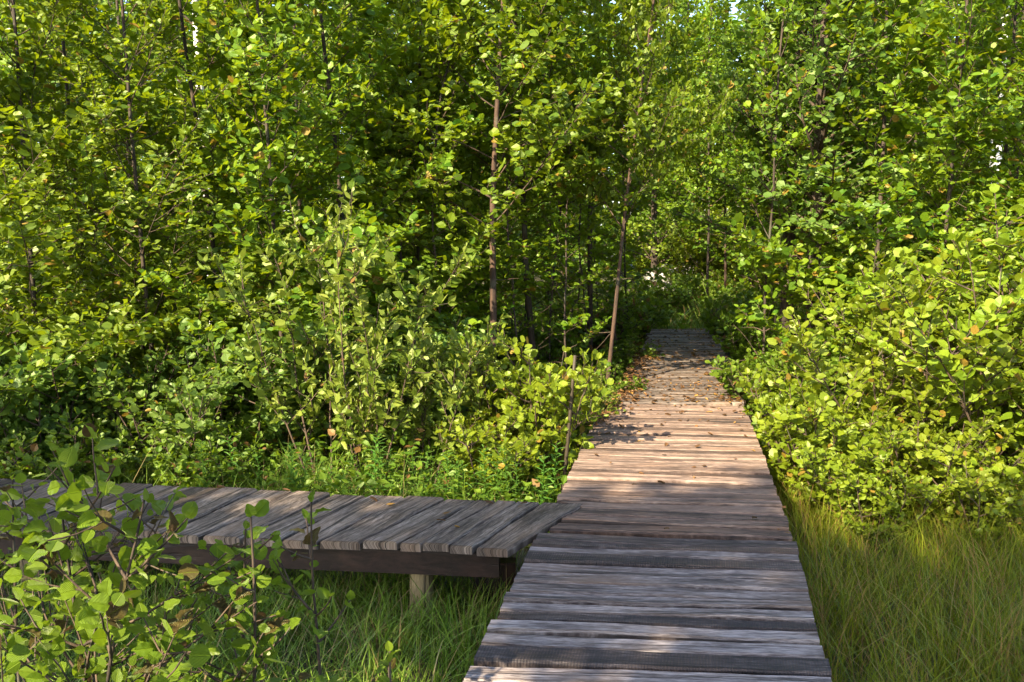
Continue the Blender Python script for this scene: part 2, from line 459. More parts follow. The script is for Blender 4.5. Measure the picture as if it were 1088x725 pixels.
def build_boardwalks():
    rng = np.random.default_rng(11)
    G = ground_xy
    # ---- main walk
    walk = empty("boardwalk", (0, 0, 0))
    tag(walk, "straight weathered plank boardwalk running away into the trees", "boardwalk")
    # near run, bluish grey, ends at the joint beside the side walk
    jl, jr = G(572, 565), G(845, 574.5)
    nl, nr = G(491, 725), G(886, 733)
    ext = 1.9
    def beyond(a, b):
        L = math.dist(a, b); return (b[0] + (b[0] - a[0]) / L * ext, b[1] + (b[1] - a[1]) / L * ext)
    nl2, nr2 = beyond(jl, nl), beyond(jr, nr)
    L, D, Mi, O = (0.60, 0), (0.22, 1), (0.42, 0), (0.40, 0)
    seq = [((0.30, .2), .12), ((0.24, .7), .075), ((0.56, 0), .10), (D, .115), (L, .115), ((0.55, 0), .12), ((0.58, 0), .11),
           ((0.52, 0), .10), ((0.70, 0), .10), ((0.2, .8), .085), ((0.68, 0), .115), ((0.66, 0), .125), (D, .13), ((0.7, 0), .12),
           (L, .12), (D, .12), (L, .12), (L, .12), (Mi, .12), (D, .12), (L, .12), (L, .12), (D, .12), (L, .12), (L, .12), (Mi, .12), (L, .12), (L, .12), (L, .12)]
    pl = Planks()
    deck_run(pl, nl2, nr2, jl, jr, [b for a, b in seq], [a for a, b in seq], rng, 0.0)
    pl.build("deck", M['deck'], walk)
    # middle run, sunlit, cut where the last plank of the side walk laps in
    ml, mr = G(579, 560.5), G(843, 570)
    fl, fr = G(640, 429), G(791, 432)
    wedge0, wedge1 = G(579, 562), G(623, 536)     # right edge of the side walk's end plank
    def cut(p, q):
        # walk along p->q until right of the wedge line
        (x0, y0), (x1, y1) = wedge0, wedge1
        if y0 - 0.02 <= p[1] <= y1:
            lx = x0 + (x1 - x0) * (p[1] - y0) / (y1 - y0) + 0.008
            if p[0] < lx:
                s_ = (lx - p[0]) / (q[0] - p[0])
                return (lx, p[1] + (q[1] - p[1]) * s_)
        return p
    Lm = math.dist(ml, fl)
    wd, tn = [], []
    while sum(wd) < Lm:
        wd.append(rng.uniform(0.105, 0.15))
        k = rng.random()
        tn.append((rng.uniform(0.45, 0.68), 0) if k < 0.78 else (rng.uniform(0.24, 0.4), 0.4))
    tn[-1] = (0.34, 0)
    p2 = Planks()
    deck_run(p2, ml, mr, fl, fr, wd, tn, rng, 0.006, cut=cut)
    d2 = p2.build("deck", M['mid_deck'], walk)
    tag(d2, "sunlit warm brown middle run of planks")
    # far run, a slightly lower step, dappled and littered
    l3, r3 = G(655, 428, -0.05), G(787, 428, -0.05)
    f3, g3 = G(693, 349, -0.05), G(764, 349, -0.05)
    wd, tn = [], []
    Lm = math.dist(l3, f3)
    while sum(wd) < Lm:
        wd.append(rng.uniform(0.11, 0.15)); tn.append((rng.uniform(0.3, 0.52), 0))
    p3 = Planks()
    deck_run(p3, l3, r3, f3, g3, wd, tn, rng, -0.05, ragged=0.02)
    d3 = p3.build("deck", M['side_deck'], walk)
    tag(d3, "far run of planks strewn with brown leaves")
    # stringers and posts
    def inset(a, b, t): return lerp2(a, b, t)
    for (A, B, C_, D_, zt) in ((nl2, nr2, jl, jr, -0.05), (ml, mr, fl, fr, -0.045), (l3, r3, f3, g3, -0.10)):
        for t in (0.05, 0.95):
            b = Planks()
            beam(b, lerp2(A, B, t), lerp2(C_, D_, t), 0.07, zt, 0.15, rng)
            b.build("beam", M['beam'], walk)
        for s_ in (0.06, 0.5, 0.94):
            for t in (0.09, 0.91):
                p = lerp2(lerp2(A, B, t), lerp2(C_, D_, t), s_)
                q = Planks(); post_mesh(q, p[0], p[1], GROUND - 0.2, zt - 0.153, 0.06, rng)
                q.build("post", M['post'], walk)
    # ---- side walk
    side = empty("boardwalk", (0, 0, 0))
    tag(side, "low brown side boardwalk of wide skewed planks joining from the left", "boardwalk")
    fr_, br_ = G(541, 583), G(610, 539)          # right end: front and back corners
    # front and back edge lines, on to the left well outside the frame
    def front(t): return lerp2(G(541, 583), G(165, 567), t)
    def back(t): return lerp2(G(613, 536.5), G(190, 517), t)
    NP = 26
    joints_f = [541, 504, 477, 446, 424, 384, 338, 297, 256, 214, 172, 131, 92, 52, 10]
    ps = Planks()
    ff = lambda px: G(px, 583 - (541 - px) * 16 / 376.0)
    bb = lambda px: G(px, 536.5 - (613 - px) * 19.5 / 423.0)
    joints_b = [613, 573, 549, 527, 506, 472, 430, 391, 352, 312, 274, 236, 200, 164, 128]
    ff_pts = [ff(x) for x in joints_f]; bb_pts = [bb(x) for x in joints_b]
    while len(ff_pts) < NP:
        ff_pts.append((ff_pts[-1][0] * 2 - ff_pts[-2][0], ff_pts[-1][1] * 2 - ff_pts[-2][1]))
        bb_pts.append((bb_pts[-1][0] * 2 - bb_pts[-2][0], bb_pts[-1][1] * 2 - bb_pts[-2][1]))
    bb_pts[0] = G(622, 536)
    tones = [0.42, 0.44, 0.5, 0.46, 0.52, 0.46, 0.62, 0.52, 0.5, 0.52, 0.5, 0.26, 0.56, 0.28, 0.5] + [0.5, .4, .3, .5, .45, .5, .4, .5, .5, .5, .5]
    for i in range(NP - 1):
        a0, a1 = ff_pts[i], bb_pts[i]; b0, b1 = ff_pts[i + 1], bb_pts[i + 1]
        g = 0.035
        A0, A1 = lerp2(a0, b0, g), lerp2(a1, b1, g)
        B0, B1 = lerp2(b0, a0, g * rng.uniform(0.3, 2)), lerp2(b1, a1, g * rng.uniform(0.3, 2))
        e = rng.normal(0, 0.006)
        ux, uy = A1[0] - A0[0], A1[1] - A0[1]; q = math.hypot(ux, uy); ux /= q; uy /= q
        A0 = (A0[0] - ux * e, A0[1] - uy * e); B0 = (B0[0] - ux * e, B0[1] - uy * e)
        ps.add(A0, A1, B0, B1, 0.004 + rng.normal(0, 0.004), 0.05, tones[i], 0, rng, tilt=rng.normal(0, 0.006), jit=0.005, cup=0.006)
    ps.build("deck", M['side_deck'], side)
    def shift(p, q, inn):                      # a line parallel to the front edge, set back by inn
        dx, dy = q[0] - p[0], q[1] - p[1]; Ln = math.hypot(dx, dy)
        return (p[0] + dy / Ln * -inn * -1, p[1] - dx / Ln * inn), (q[0] + dy / Ln * inn, q[1] - dx / Ln * inn)
    b = Planks(); p, q = ff_pts[0], ff_pts[-1]
    p = (p[0] - 0.06, p[1]); p, q = shift(p, q, 0.07)
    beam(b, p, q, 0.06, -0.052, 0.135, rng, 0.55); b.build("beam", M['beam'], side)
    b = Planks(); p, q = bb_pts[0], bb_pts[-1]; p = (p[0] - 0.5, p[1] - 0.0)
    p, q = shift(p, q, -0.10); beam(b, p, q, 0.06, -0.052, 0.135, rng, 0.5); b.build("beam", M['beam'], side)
    for px in (445, 20, -330):
        x, y = ff(px); q = Planks(); post_mesh(q, x, y + 0.11, GROUND - 0.2, -0.19, 0.068, rng, 16)
        q.build("post", M['post'], side)
    x, y = ff(517)
    q = Planks(); q.add((x - 0.09, y + 0.35), (x + 0.16, y + 0.35), (x - 0.09, y + 0.45), (x + 0.16, y + 0.45), -0.231, 0.6, 0.4, 0, rng, nseg=3, jit=0)
    q.build("post", M['beam'], side)
build_boardwalks()

# ------------------------------------------------------------------ leaves and branches
def leaf_template(kind):
    if kind == 'alder':      st = [(0, .06), (.22, .36), (.62, .47), (1.0, .16)]; fold, curl = .10, -.10
    elif kind == 'ovate':    st = [(0, .05), (.3, .33), (.62, .28), (1.0, .03)]; fold, curl = .10, -.14
    elif kind == 'lance':    st = [(0, .04), (.3, .14), (.65, .12), (1.0, .01)]; fold, curl = .05, -.18
    if kind == 'near':
        st = []
        for i in range(15):
            t = i / 14
            wd = 0.47 * (math.sin(math.pi * min(1, t ** 0.82 * 1.0)) ** 0.62) if 0 < t < 1 else 0.03
            wd = max(0.04, wd) * (1.0 + (0.05 if i % 2 else -0.02))
            st.append((t, wd))
        V, F, UV = [], [], []
        for t, wd in st:
            for c in (-1, -.5, 0, .5, 1):
                z = 0.16 * abs(c) * wd * 2 * 0.5 - 0.16 * t * t + 0.022 * math.sin(t * 16 + c * 2) * abs(c)
                V.append((t - 0.08 * abs(c) * 0, c * wd, z)); UV.append((t, 0.5 + c * wd))
        for i in range(len(st) - 1):
            for k in range(4):
                a = i * 5 + k
                F.append((a, a + 5, a + 6, a + 1))
        return np.array(V), np.array(F), np.array(UV)
    V, F, UV = [], [], []
    for t, wd in st:
        for c in (-1, 0, 1):
            V.append((t, c * wd, fold * abs(c) * 1.0 + curl * t * t)); UV.append((t, 0.5 + c * wd))
    for i in range(len(st) - 1):
        for k in range(2):
            a = i * 3 + k
            F.append((a, a + 3, a + 4, a + 1))
    return np.array(V), np.array(F), np.array(UV)
TPL = {k: leaf_template(k) for k in ('alder', 'ovate', 'lance', 'near')}

def unit(a): return a / np.maximum(1e-9, np.linalg.norm(a, axis=-1, keepdims=True))

def leaves_mesh(name, pos, axis, nrm, size, tone, tpl, rng, bendy=0.0):
    V0, F0, UV0 = TPL[tpl]
    axis = unit(axis); nrm = unit(nrm - axis * (nrm * axis).sum(-1, keepdims=True))
    b = np.cross(nrm, axis)
    n, K = len(pos), len(V0)
    wv = rng.uniform(0.68, 1.15, n)
    zc = V0[None, :, 2] * rng.uniform(-0.3, 2.6, (n, 1))
    if bendy: zc = zc * (1 + bendy * (tone > 0.95)[:, None] * 4)
    P = pos[:, None, :] + size[:, None, None] * (V0[None, :, 0, None] * axis[:, None, :]
        + V0[None, :, 1, None] * wv[:, None, None] * b[:, None, :] + zc[..., None] * nrm[:, None, :])
    F = (F0[None] + (np.arange(n) * K)[:, None, None]).reshape(-1, 4)
    UV = np.tile(UV0, (n, 1))
    return quad_mesh(name, P.reshape(-1, 3), F, UV, {"tone": np.repeat(tone, K)}, smooth=(tpl == 'near'))

def tubes_mesh(name, lines, sides=5):
    Vs, Fs, base = [], [], 0
    for P, r in lines:
        P = np.asarray(P, float); r = np.asarray(r, float)
        T = unit(np.gradient(P, axis=0))
        ref = np.array([1., 0, 0]) if abs(T[0][0]) < 0.8 else np.array([0, 1., 0])
        ns = 4 if r[0] < 0.007 else (sides if r[0] < 0.035 else sides + 4)
        A = unit(np.cross(T, ref)); B = np.cross(T, A)
        ang = np.arange(ns) * 2 * math.pi / ns
        ring = P[:, None] + r[:, None, None] * (np.cos(ang)[None, :, None] * A[:, None] + np.sin(ang)[None, :, None] * B[:, None])
        Vs.append(ring.reshape(-1, 3))
        m = len(P)
        I = base + np.arange(m * ns).reshape(m, ns)
        J = np.roll(I, -1, axis=1)
        Fs.append(np.stack([I[:-1], J[:-1], J[1:], I[1:]], -1).reshape(-1, 4))
        base += m * ns
    return quad_mesh(name, np.concatenate(Vs), np.concatenate(Fs), smooth=True)

class Plant:
    def __init__(s, seed):
        s.rng = np.random.default_rng(seed)
        s.trunk, s.br = [], []
        s.pos, s.ax, s.nr, s.sz = [], [], [], []
    def path(s, p, d, L, n, up=0.0, wob=0.08):
        """a bending path: starts at p along d, bends towards up (+) or droops (-)"""
        P = [np.array(p, float)]; d = np.array(d, float); d /= np.linalg.norm(d)
        for i in range(n):
            d = d + np.array([0, 0, up / n]) + s.rng.normal(0, wob, 3) / math.sqrt(n)
            d /= np.linalg.norm(d)
            P.append(P[-1] + d * L / n)
        return np.array(P)
    def leafy(s, P, size, spacing, start=0.1, tiltn=0.5, droop=0.0, upright=0.0, whorl=0.0):
        """leaves set alternately along a twig"""
        rng = s.rng
        seg = np.linalg.norm(np.diff(P, axis=0), axis=1); cum = np.concatenate([[0], np.cumsum(seg)])
        L = cum[-1]
        t = start * L; side = 1 if rng.random() < .5 else -1
        while t <= L:
            i = min(len(seg) - 1, int(np.searchsorted(cum, t, side='right') - 1))
            f = (t - cum[i]) / max(1e-6, seg[i])
            p = P[i] + (P[i + 1] - P[i]) * f
            d = (P[i + 1] - P[i]) / max(1e-6, seg[i])
            sv = np.cross(d, [0, 0, 1.]); q = np.linalg.norm(sv)
            sv = sv / q if q > 0.15 else np.array([math.cos(t * 90), math.sin(t * 90), 0])
            if upright or abs(d[2]) > 0.75:       # spiral on upright shoots
                a = t / max(spacing, 1e-3) * 2.4
                e = unit(np.cross(d, [0.3, 1, 0.1])); sv = e * math.cos(a) + np.cross(d, e) * math.sin(a)
            ax = d * (0.55 + upright) + sv * side * 0.85 + rng.normal(0, 0.25, 3) + np.array([0, 0, 0.05 - droop])
            rad = np.array([p[0], p[1], 0.0]); rad /= max(0.3, np.linalg.norm(rad))
            nr = np.array([0, 0, 1.]) + rng.normal(0, tiltn, 3) + rad * 0.9
            s.pos.append(p + ax / np.linalg.norm(ax) * size * 0.22); s.ax.append(ax); s.nr.append(nr)
            s.sz.append(size * rng.uniform(0.45, 1.15))
            side = -side
            t += spacing * rng.uniform(0.6, 1.4)
        s.pos.append(P[-1]); s.ax.append(P[-1] - P[-2] + rng.normal(0, 0.01, 3)); s.nr.append(np.array([0, 0, 1.]) + rng.normal(0, tiltn, 3)); s.sz.append(size * rng.uniform(0.5, .9))
    def bough(s, p, d, L, r, size, spacing, up=0.25, nsec=8, secf=0.42, start=0.2, wob=0.18, tiltn=0.42, droop=0.0, twigs=1):
        rng = s.rng
        n = max(4, int(L / 0.18))
        P = s.path(p, d, L, n, up, wob)
        s.br.append((P, np.linspace(r, max(0.0022, r * 0.2), len(P))))
        s.leafy(P[int(n * 0.55):], size, spacing, 0, tiltn, droop)
        sd_ = 1
        for k in range(nsec):
            f = start + (1 - start) * (k + rng.uniform(0.1, 0.9)) / nsec
            i = min(n - 1, int(f * n)); q = P[i]; dd = unit(P[i + 1] - P[i])
            sv = np.cross(dd, [0, 0, 1.]); sv = sv / max(0.2, np.linalg.norm(sv))
            ax = dd * 0.75 + sv * sd_ * 0.9 + np.array([0, 0, rng.normal(0.08, 0.18)])
            sl = L * secf * (1.15 - 0.7 * f) * rng.uniform(0.6, 1.2)
            sl = max(sl, 0.16)
            Q = s.path(q, ax, sl, max(3, int(sl / 0.12)), up * 0.6, wob)
            s.br.append((Q, np.linspace(max(0.003, r * 0.4), 0.0018, len(Q))))
            s.leafy(Q, size, spacing, 0.15, tiltn, droop)
            if twigs and sl > 0.4:
                for h in range(int(sl / 0.22)):
                    j = rng.integers(1, len(Q) - 1) if len(Q) > 2 else 0
                    a2 = unit(Q[j + 1] - Q[j]) * 0.6 + rng.normal(0, 0.6, 3)
                    T = s.path(Q[j], a2, sl * rng.uniform(0.25, 0.45), 3, 0.1, wob)
                    s.br.append((T, np.linspace(0.003, 0.0016, len(T))))
                    s.leafy(T, size, spacing, 0.2, tiltn, droop)
            sd_ = -sd_
    def tones(s, n, clump=0.5):
        t = s.rng.beta(2.0, 2.4, n) * 0.9
        old = s.rng.random(n) < 0.018
        t[old] = 0.99
        return t
    def make(s, name, leafmat, barkmat, tpl, twig=None, crown='crown', bendy=0.0, oldf=None, trunkname='trunk'):
        root = empty(name)
        if s.trunk:
            mesh_obj(trunkname, tubes_mesh(trunkname, s.trunk, 6), M[barkmat], root)
        if s.br:
            mesh_obj("branches", tubes_mesh("branches", s.br, 5), M[twig or 'twig'], root)
        pos, ax, nr, sz = (np.array(x) for x in (s.pos, s.ax, s.nr, s.sz))
        tn = s.tones(len(pos))
        if oldf: tn[s.rng.random(len(pos)) < oldf] = 0.99
        mesh_obj(crown, leaves_mesh(crown, pos, ax, nr, sz, tn, tpl, s.rng, bendy), M[leafmat], root)
        return root

def tree(seed, name, H, r0, z0, nb, L0, size, spacing, leafmat, barkmat, tpl='alder', lean=(0, 0), wob=0.05,
         nsec=10, top=0.3, angle=(1.15, 0.6), snags=0, twigs=1, up=0.25, start=0.2):
    P = Plant(seed); rng = P.rng
    n = int(H / 0.3)
    T = P.path((0, 0, -0.1), (lean[0], lean[1], 1), H, n, 0.15, wob)
    P.trunk.append((T, np.linspace(r0, 0.01, n + 1) ** 1.0 * 1.0 + r0 * 0.35 * np.exp(-np.arange(n + 1) * 0.9)))
    az = rng.random() * 6.28
    for k in range(nb):
        f = (k + rng.random()) / nb
        h = z0 + (H * 0.97 - z0) * f
        i = min(n - 1, int(h / H * n)); p = T[i] + (T[i + 1] - T[i]) * (h / H * n - i)
        az += 2.4 + rng.normal(0, 0.3)
        a = angle[0] + (angle[1] - angle[0]) * f + rng.normal(0, 0.12)
        d = (math.sin(a) * math.cos(az), math.sin(a) * math.sin(az), math.cos(a))
        L = L0 * ((1 - f) * (1 - top) + top) * rng.uniform(0.65, 1.15)
        P.bough(p, d, L, max(0.006, r0 * 0.22 * (1.2 - f)), size, spacing, up=up, start=start, nsec=max(3, int(nsec * (0.5 + L / L0 * 0.5))), twigs=twigs)
    for k in range(snags):                          # bare dead twigs low on the trunk
        h = rng.uniform(0.3, max(0.5, z0)); i = min(n - 1, int(h / H * n))
        a = rng.random() * 6.28
        Q = P.path(T[i], (math.cos(a), math.sin(a), rng.normal(0.35, 0.3)), rng.uniform(0.25, 0.75), 5, 0, 0.3)
        P.br.append((Q, np.linspace(0.006, 0.0015, 6)))
    return P.make(name, leafmat, barkmat, tpl)

def shrub(seed, name, H, nst, spread, size, spacing, leafmat, tpl='alder', nb=7, L0=0.6, up=0.5, nsec=5, tiltn=0.55, bark='twig', rad=0.05, oldf=None):
    P = Plant(seed); rng = P.rng
    for k in range(nst):
        az = k * 2.4 + rng.normal(0, 0.4); sp = spread * math.sqrt((k + 0.3) / nst)
        p = (rad * math.cos(az), rad * math.sin(az), -0.05)
        L = H * rng.uniform(0.75, 1.08)
        S = P.path(p, (sp * math.cos(az), sp * math.sin(az), 1), L, 9, up * 0.4, 0.15)
        P.trunk.append((S, np.linspace(0.013, 0.003, 10)))
        P.leafy(S[6:], size, spacing, 0, tiltn)
        for b in range(nb):
            f = 0.16 + 0.8 * (b + rng.random()) / nb
            i = min(8, int(f * 9)); a2 = rng.random() * 6.28
            d = (math.cos(a2), math.sin(a2), rng.uniform(0.2, 0.9))
            P.bough(S[i], d, L0 * (1.15 - 0.6 * f) * rng.uniform(0.6, 1.2), 0.006, size, spacing, up=up, nsec=nsec, secf=0.45, tiltn=tiltn, start=0.25)
    return P.make(name, leafmat, bark, tpl, oldf=oldf, trunkname='stems', crown='foliage')

def willow(seed, name, H, nst, size):
    """upright shoots with ascending leaves"""
    P = Plant(seed); rng = P.rng
    for k in range(nst):
        az = rng.random() * 6.28
        S = P.path((0.12 * math.cos(az), 0.12 * math.sin(az), -0.05), (0.26 * math.cos(az), 0.26 * math.sin(az), 1), H * rng.uniform(0.7, 1.05), 12, 0.2, 0.14)
        P.trunk.append((S, np.linspace(0.011, 0.0025, 13)))
        P.leafy(S[5:], size, 0.035, 0, 0.7, upright=0.35)
        for b in range(7):
            i = int(rng.integers(3, 12)); a2 = rng.random() * 6.28
            Q = P.path(S[i], (math.cos(a2), math.sin(a2), rng.uniform(0.7, 1.5)), H * rng.uniform(0.14, 0.34), 5, 0.5, 0.15)
            P.br.append((Q, np.linspace(0.005, 0.002, 6)))
            P.leafy(Q, size, 0.034, 0.1, 0.7, upright=0.25)
            for c in range(2):
                T = P.path(Q[int(rng.integers(1, 4))], unit(rng.normal(0, 1, 3) + np.array([0, 0, 0.8])), H * 0.1, 3, 0.3, 0.1)
                P.br.append((T, np.linspace(0.003, 0.0016, 4))); P.leafy(T, size, 0.034, 0.1, 0.7, upright=0.2)
    return P.make(name, 'willow', 'twig', 'ovate', trunkname='stems', crown='foliage')

g = GROUND
def put(proto, px, d, rz=0, sc=1, label=None, cat=None, group=None, first=[set()], z=GROUND, xy=None):
    x, y = xy or at(px, d)
    if proto.name not in first[0]:
        first[0].add(proto.name)
        proto.location = (x, y, z); proto.rotation_euler = (0, 0, rz); proto.scale = (sc, sc, sc) if not isinstance(sc, tuple) else sc
        o = proto
        if group: o["group"] = group
    else:
        o = copy_thing(proto, (x, y, z), rz, sc, group=group)
    o["label"] = label; o["category"] = cat or "tree"
    if not group and "group" in o: del o["group"]
    return o

# ---- the trees
lowA = tree(101, "alder_tree", 6.0, 0.025, 0.35, 38, 1.85, 0.093, 0.034, 'alder', 'bark', snags=4, nsec=13, start=0.26)
lowB = tree(102, "alder_tree", 6.4, 0.028, 0.5, 39, 1.95, 0.095, 0.035, 'alder', 'bark', snags=4, nsec=13, start=0.26, lean=(0.04, -0.03))
lowC = tree(103, "alder_tree", 5.6, 0.024, 0.3, 44, 1.75, 0.076, 0.032, 'alder', 'bark', tpl='ovate', snags=5, lean=(-0.05, 0.02))
highA = tree(104, "alder_tree", 7.0, 0.044, 2.3, 38, 2.1, 0.098, 0.036, 'alder', 'bark_rust', snags=9, nsec=13, start=0.25, lean=(-0.01, 0.0), wob=0.07)
highB = tree(105, "alder_tree", 7.2, 0.042, 2.4, 38, 2.1, 0.098, 0.036, 'alder', 'bark', snags=9, nsec=13, start=0.25, lean=(0.06, 0.0), wob=0.09)
aspen = tree(106, "aspen_tree", 7.5, 0.10, 1.9, 62, 2.0, 0.095, 0.046, 'alder_blue', 'bark', snags=8)
tallA = tree(107, "tall_tree", 12.5, 0.10, 0.8, 74, 2.8, 0.125, 0.062, 'far', 'bark', snags=8)
tallB = tree(108, "tall_tree", 13.5, 0.12, 1.2, 76, 3.0, 0.13, 0.066, 'far', 'bark', snags=8)
birch = tree(109, "birch_tree", 13.0, 0.12, 4.0, 44, 1.9, 0.085, 0.060, 'far', 'birch', tpl='ovate')

GL = "slender alders crowding behind the side boardwalk"
lab = "slender alder leafy to the ground, crowded in the wall of leaves behind the side boardwalk"
for (px, d, rz, sc, pr) in ((-150, 8.0, .3, 1, lowA), (-60, 7.4, 2.1, 1, lowB), (38, 7.7, 4, 1.0, lowA), (100, 9.2, 1, 1.1, lowC), (165, 8.0, 0.2, 1.05, lowC),
                            (240, 8.8, 3, 1.05, lowB), (300, 8.2, 5.2, 1.0, lowA), (376, 9.0, 2.5, 1.1, lowB), (440, 10.0, 1.3, 1.1, lowA)):
    put(pr, px, d, rz, sc, lab, group=GL)
GL2 = "alders deeper in the wood on the left"
lab2 = "dark alder deep in the wood on the left, half hidden by nearer leaves"
for (px, d, rz, sc, pr) in ((-20, 10.5, 1, 1.15, lowB), (60, 11.5, 3, 1.25, lowC), (150, 11, 4.4, 1.2, lowA), (225, 12.3, 0.5, 1.25, lowB), (320, 11.6, 2, 1.25, lowC),
                            (400, 12.6, 3.7, 1.25, lowA), (470, 13.5, 5, 1.3, lowB), (-120, 12, 2, 1.2, lowA)):
    put(pr, px, d, rz, sc, lab2, group=GL2)
# the clear trunks left of the walk
put(highA, 523, 9.2, 0.4, 1.0, "alder with a straight rusty-brown bare trunk behind the bright low bush")
put(highB, 570, 10.4, 2.2, 1.05, "alder with a tall dark wavy trunk between the rusty-trunked and the leaning alder")
put(highB, 628, 12.4, 4.0, 1.1, "dark-trunked alder standing behind the thin leaning alder")
put(highA, 643, 9.6, 3.2, (0.6, 0.6, 1.0), "thin alder leaning right beside the left edge of the boardwalk").rotation_euler = (0, R(4.5), 0)
thinA = tree(112, "alder_sapling", 4.6, 0.017, 1.0, 22, 0.9, 0.085, 0.05, 'alder', 'bark', snags=14, wob=0.16, lean=(0.08, 0))
thinB = tree(113, "alder_sapling", 4.2, 0.014, 1.6, 16, 0.8, 0.085, 0.05, 'alder', 'bark', snags=18, wob=0.22, lean=(-0.12, 0))
for i, (px, d) in enumerate(((490, 10.4), (508, 11.5), (545, 9.9), (556, 12.2), (590, 11.2), (604, 9.9), (618, 11.6), (612, 14), (660, 12.3), (668, 14.5), (540, 13.5), (580, 14.8), (495, 13), (636, 15.5), (460, 9.4), (420, 9.6))):
    put(thinA if i % 2 else thinB, px, d, i * 1.7, 0.85 + 0.06 * (i % 5), "thin twiggy alder stem in the dark gap among the bare trunks left of the walk", group="thin stems among the bare trunks")
# right of the walk
put(aspen, 836, 11.3, 0.5, 1.0, "pale-leaved aspen with a thick dark trunk, nearer the walk of two side by side")
put(aspen, 866, 10.4, 2.6, 1.0, "pale-leaved aspen with a thick reddish trunk right behind the big bright bush")
put(thinA, 815, 10.0, 1.2, (1.0, 1.0, 1.3), "very thin straight alder beside the right edge of the far boardwalk")
GR = "alders in the wood on the right"
lab3 = "leafy alder in the dense wood behind the bright bush on the right"
for (px, d, rz, sc, pr) in ((930, 9.8, 1, 1.1, lowB), (1000, 9.2, 2.4, 1.1, lowA), (1085, 9.0, 4, 1.1, lowC), (1170, 8.5, 0.4, 1.1, lowB), (905, 12.5, 2, 1.2, lowC), (975, 12, 5, 1.2, lowB),
                            (1060, 12, 3, 1.2, lowA), (1150, 11.5, 1, 1.2, lowC), (1250, 10, 1, 1.2, lowA)):
    put(pr, px, d, rz, sc, lab3, group=GR)
# tall trees behind everything
GT = "tall trees closing the wood behind"
lab4 = "tall tree in the depth of the wood, crown lost among the others"
rt = np.random.default_rng(77)
row = [(-150, 15), (-40, 17), (60, 16), (130, 19), (215, 16.5), (290, 20), (360, 17), (430, 21), (500, 18), (585, 19.5), (806, 23), (728, 30), (688, 27), (0, 22), (110, 23.5), (250, 24), (410, 25), (540, 25), (960, 24), (1100, 24.5), (1010, 28), (70, 29),
       (840, 18.5), (900, 16), (960, 20), (1010, 16.5), (1080, 19), (1150, 16), (1230, 18), (-260, 14), (1320, 15),
       (20, 26), (180, 27), (330, 28), (480, 29), (900, 28), (1050, 27), (600, 33), (860, 33)]
for i, (px, d) in enumerate(row):
    put(tallA if i % 2 else tallB, px + rt.uniform(-12, 12), d, rt.uniform(0, 6.28), (3.75 + 0.27 * d) / 12.5 * rt.uniform(0.95, 1.15), lab4, group=GT)
put(birch, 1052, 14.5, 0.4, 1.0, "white-barked birch high in the wood at the right")
put(birch, 228, 14.8, 2.0, 0.9, "white-barked birch deep in the wood behind the side boardwalk")
# thin dark trees beyond the end of the walk
put(highB, 752, 19, 1.0, (0.8, 0.8, 1.1), "thin dark-trunked tree beyond the end of the boardwalk, left of a pair", group=None)
put(highA, 771, 20, 2.0, (0.8, 0.8, 1.1), "thin dark-trunked tree beyond the end of the boardwalk, right of a pair", group=None)
# shade: unseen trees behind the viewpoint, crowns shaped and placed to cast it
GS = "trees shading the near boardwalk"
shade = tree(110, "alder_tree", 7.0, 0.09, 3.2, 50, 1.75, 0.17, 0.066, 'alder', 'bark', top=0.8)
shadehigh = tree(111, "alder_tree", 8.9, 0.09, 7.5, 22, 1.5, 0.17, 0.066, 'alder', 'bark', top=0.9)  # umbrella crown made up to shade the deck but leave the saplings sun
put(shadehigh, 0, 0, 0, 1, "tree at the near end of the boardwalk, casting its shade on it", group=GS, xy=(-5.2, -4.0))
put(shadehigh, 0, 0, 2, 0.9, "tree at the near end of the boardwalk, casting its shade on it", group=GS, xy=(-5.9, -2.6))
put(shadehigh, 0, 0, 4, 0.85, "tree at the near end of the boardwalk, casting its shade on it", group=GS, xy=(-7.0, -2.5))
for (x, y, rz, sc) in ((-11.4, -2.0, 0, 1.08), (-10.0, -2.2, 2, 1.08), (-8.8, -2.0, 4, 1.05), (-7.9, -2.1, 1, 0.98), (-2.7, -2.6, 3, 1.0), (-1.4, -2.8, 5, 1.0), (0.0, -2.7, 1.7, 1.0), (1.3, -2.9, 0.5, 0.98), (2.8, -3.0, 2.9, 0.96), (-2.0, -4.2, 2.2, 1.05)):
    put(shade, 0, 0, rz, sc, "tree at the near end of the boardwalk, casting its shade on it", group=GS, xy=(x, y))

# ---- shrubs
br1 = shrub(201, "alder_bush", 2.05, 9, 0.75, 0.078, 0.042, 'bright', nb=9, L0=0.75)
br2 = shrub(202, "alder_bush", 1.15, 9, 0.8, 0.072, 0.042, 'bright', nb=7, L0=0.45)
gr1 = shrub(203, "alder_bush", 1.5, 8, 0.7, 0.085, 0.050, 'alder_blue', nb=8, L0=0.6)
gr2 = shrub(204, "alder_bush", 0.95, 8, 0.9, 0.075, 0.046, 'cover', nb=7, L0=0.45, oldf=0.03)
bl1 = shrub(205, "aspen_bush", 1.4, 7, 0.6, 0.085, 0.048, 'cover', nb=8, L0=0.55)  # darker leaf colour stands in for shade of overhanging trees
put(br1, 968, 6.9, 0.3, 1.0, "big sunlit yellow-green bush right of the boardwalk, its crown a rounded mound", "bush")
put(br1, 1075, 6.6, 2.6, 1.08, "sunlit yellow-green bush at the right edge beside the big rounded one", "bush")
put(br1, 1010, 7.8, 4.2, 1.1, "sunlit yellow-green bush behind the two bright bushes on the right", "bush")
put(br1, 1165, 6.4, 1.0, 1.35, "tall bright bush reaching in from the right edge", "bush")
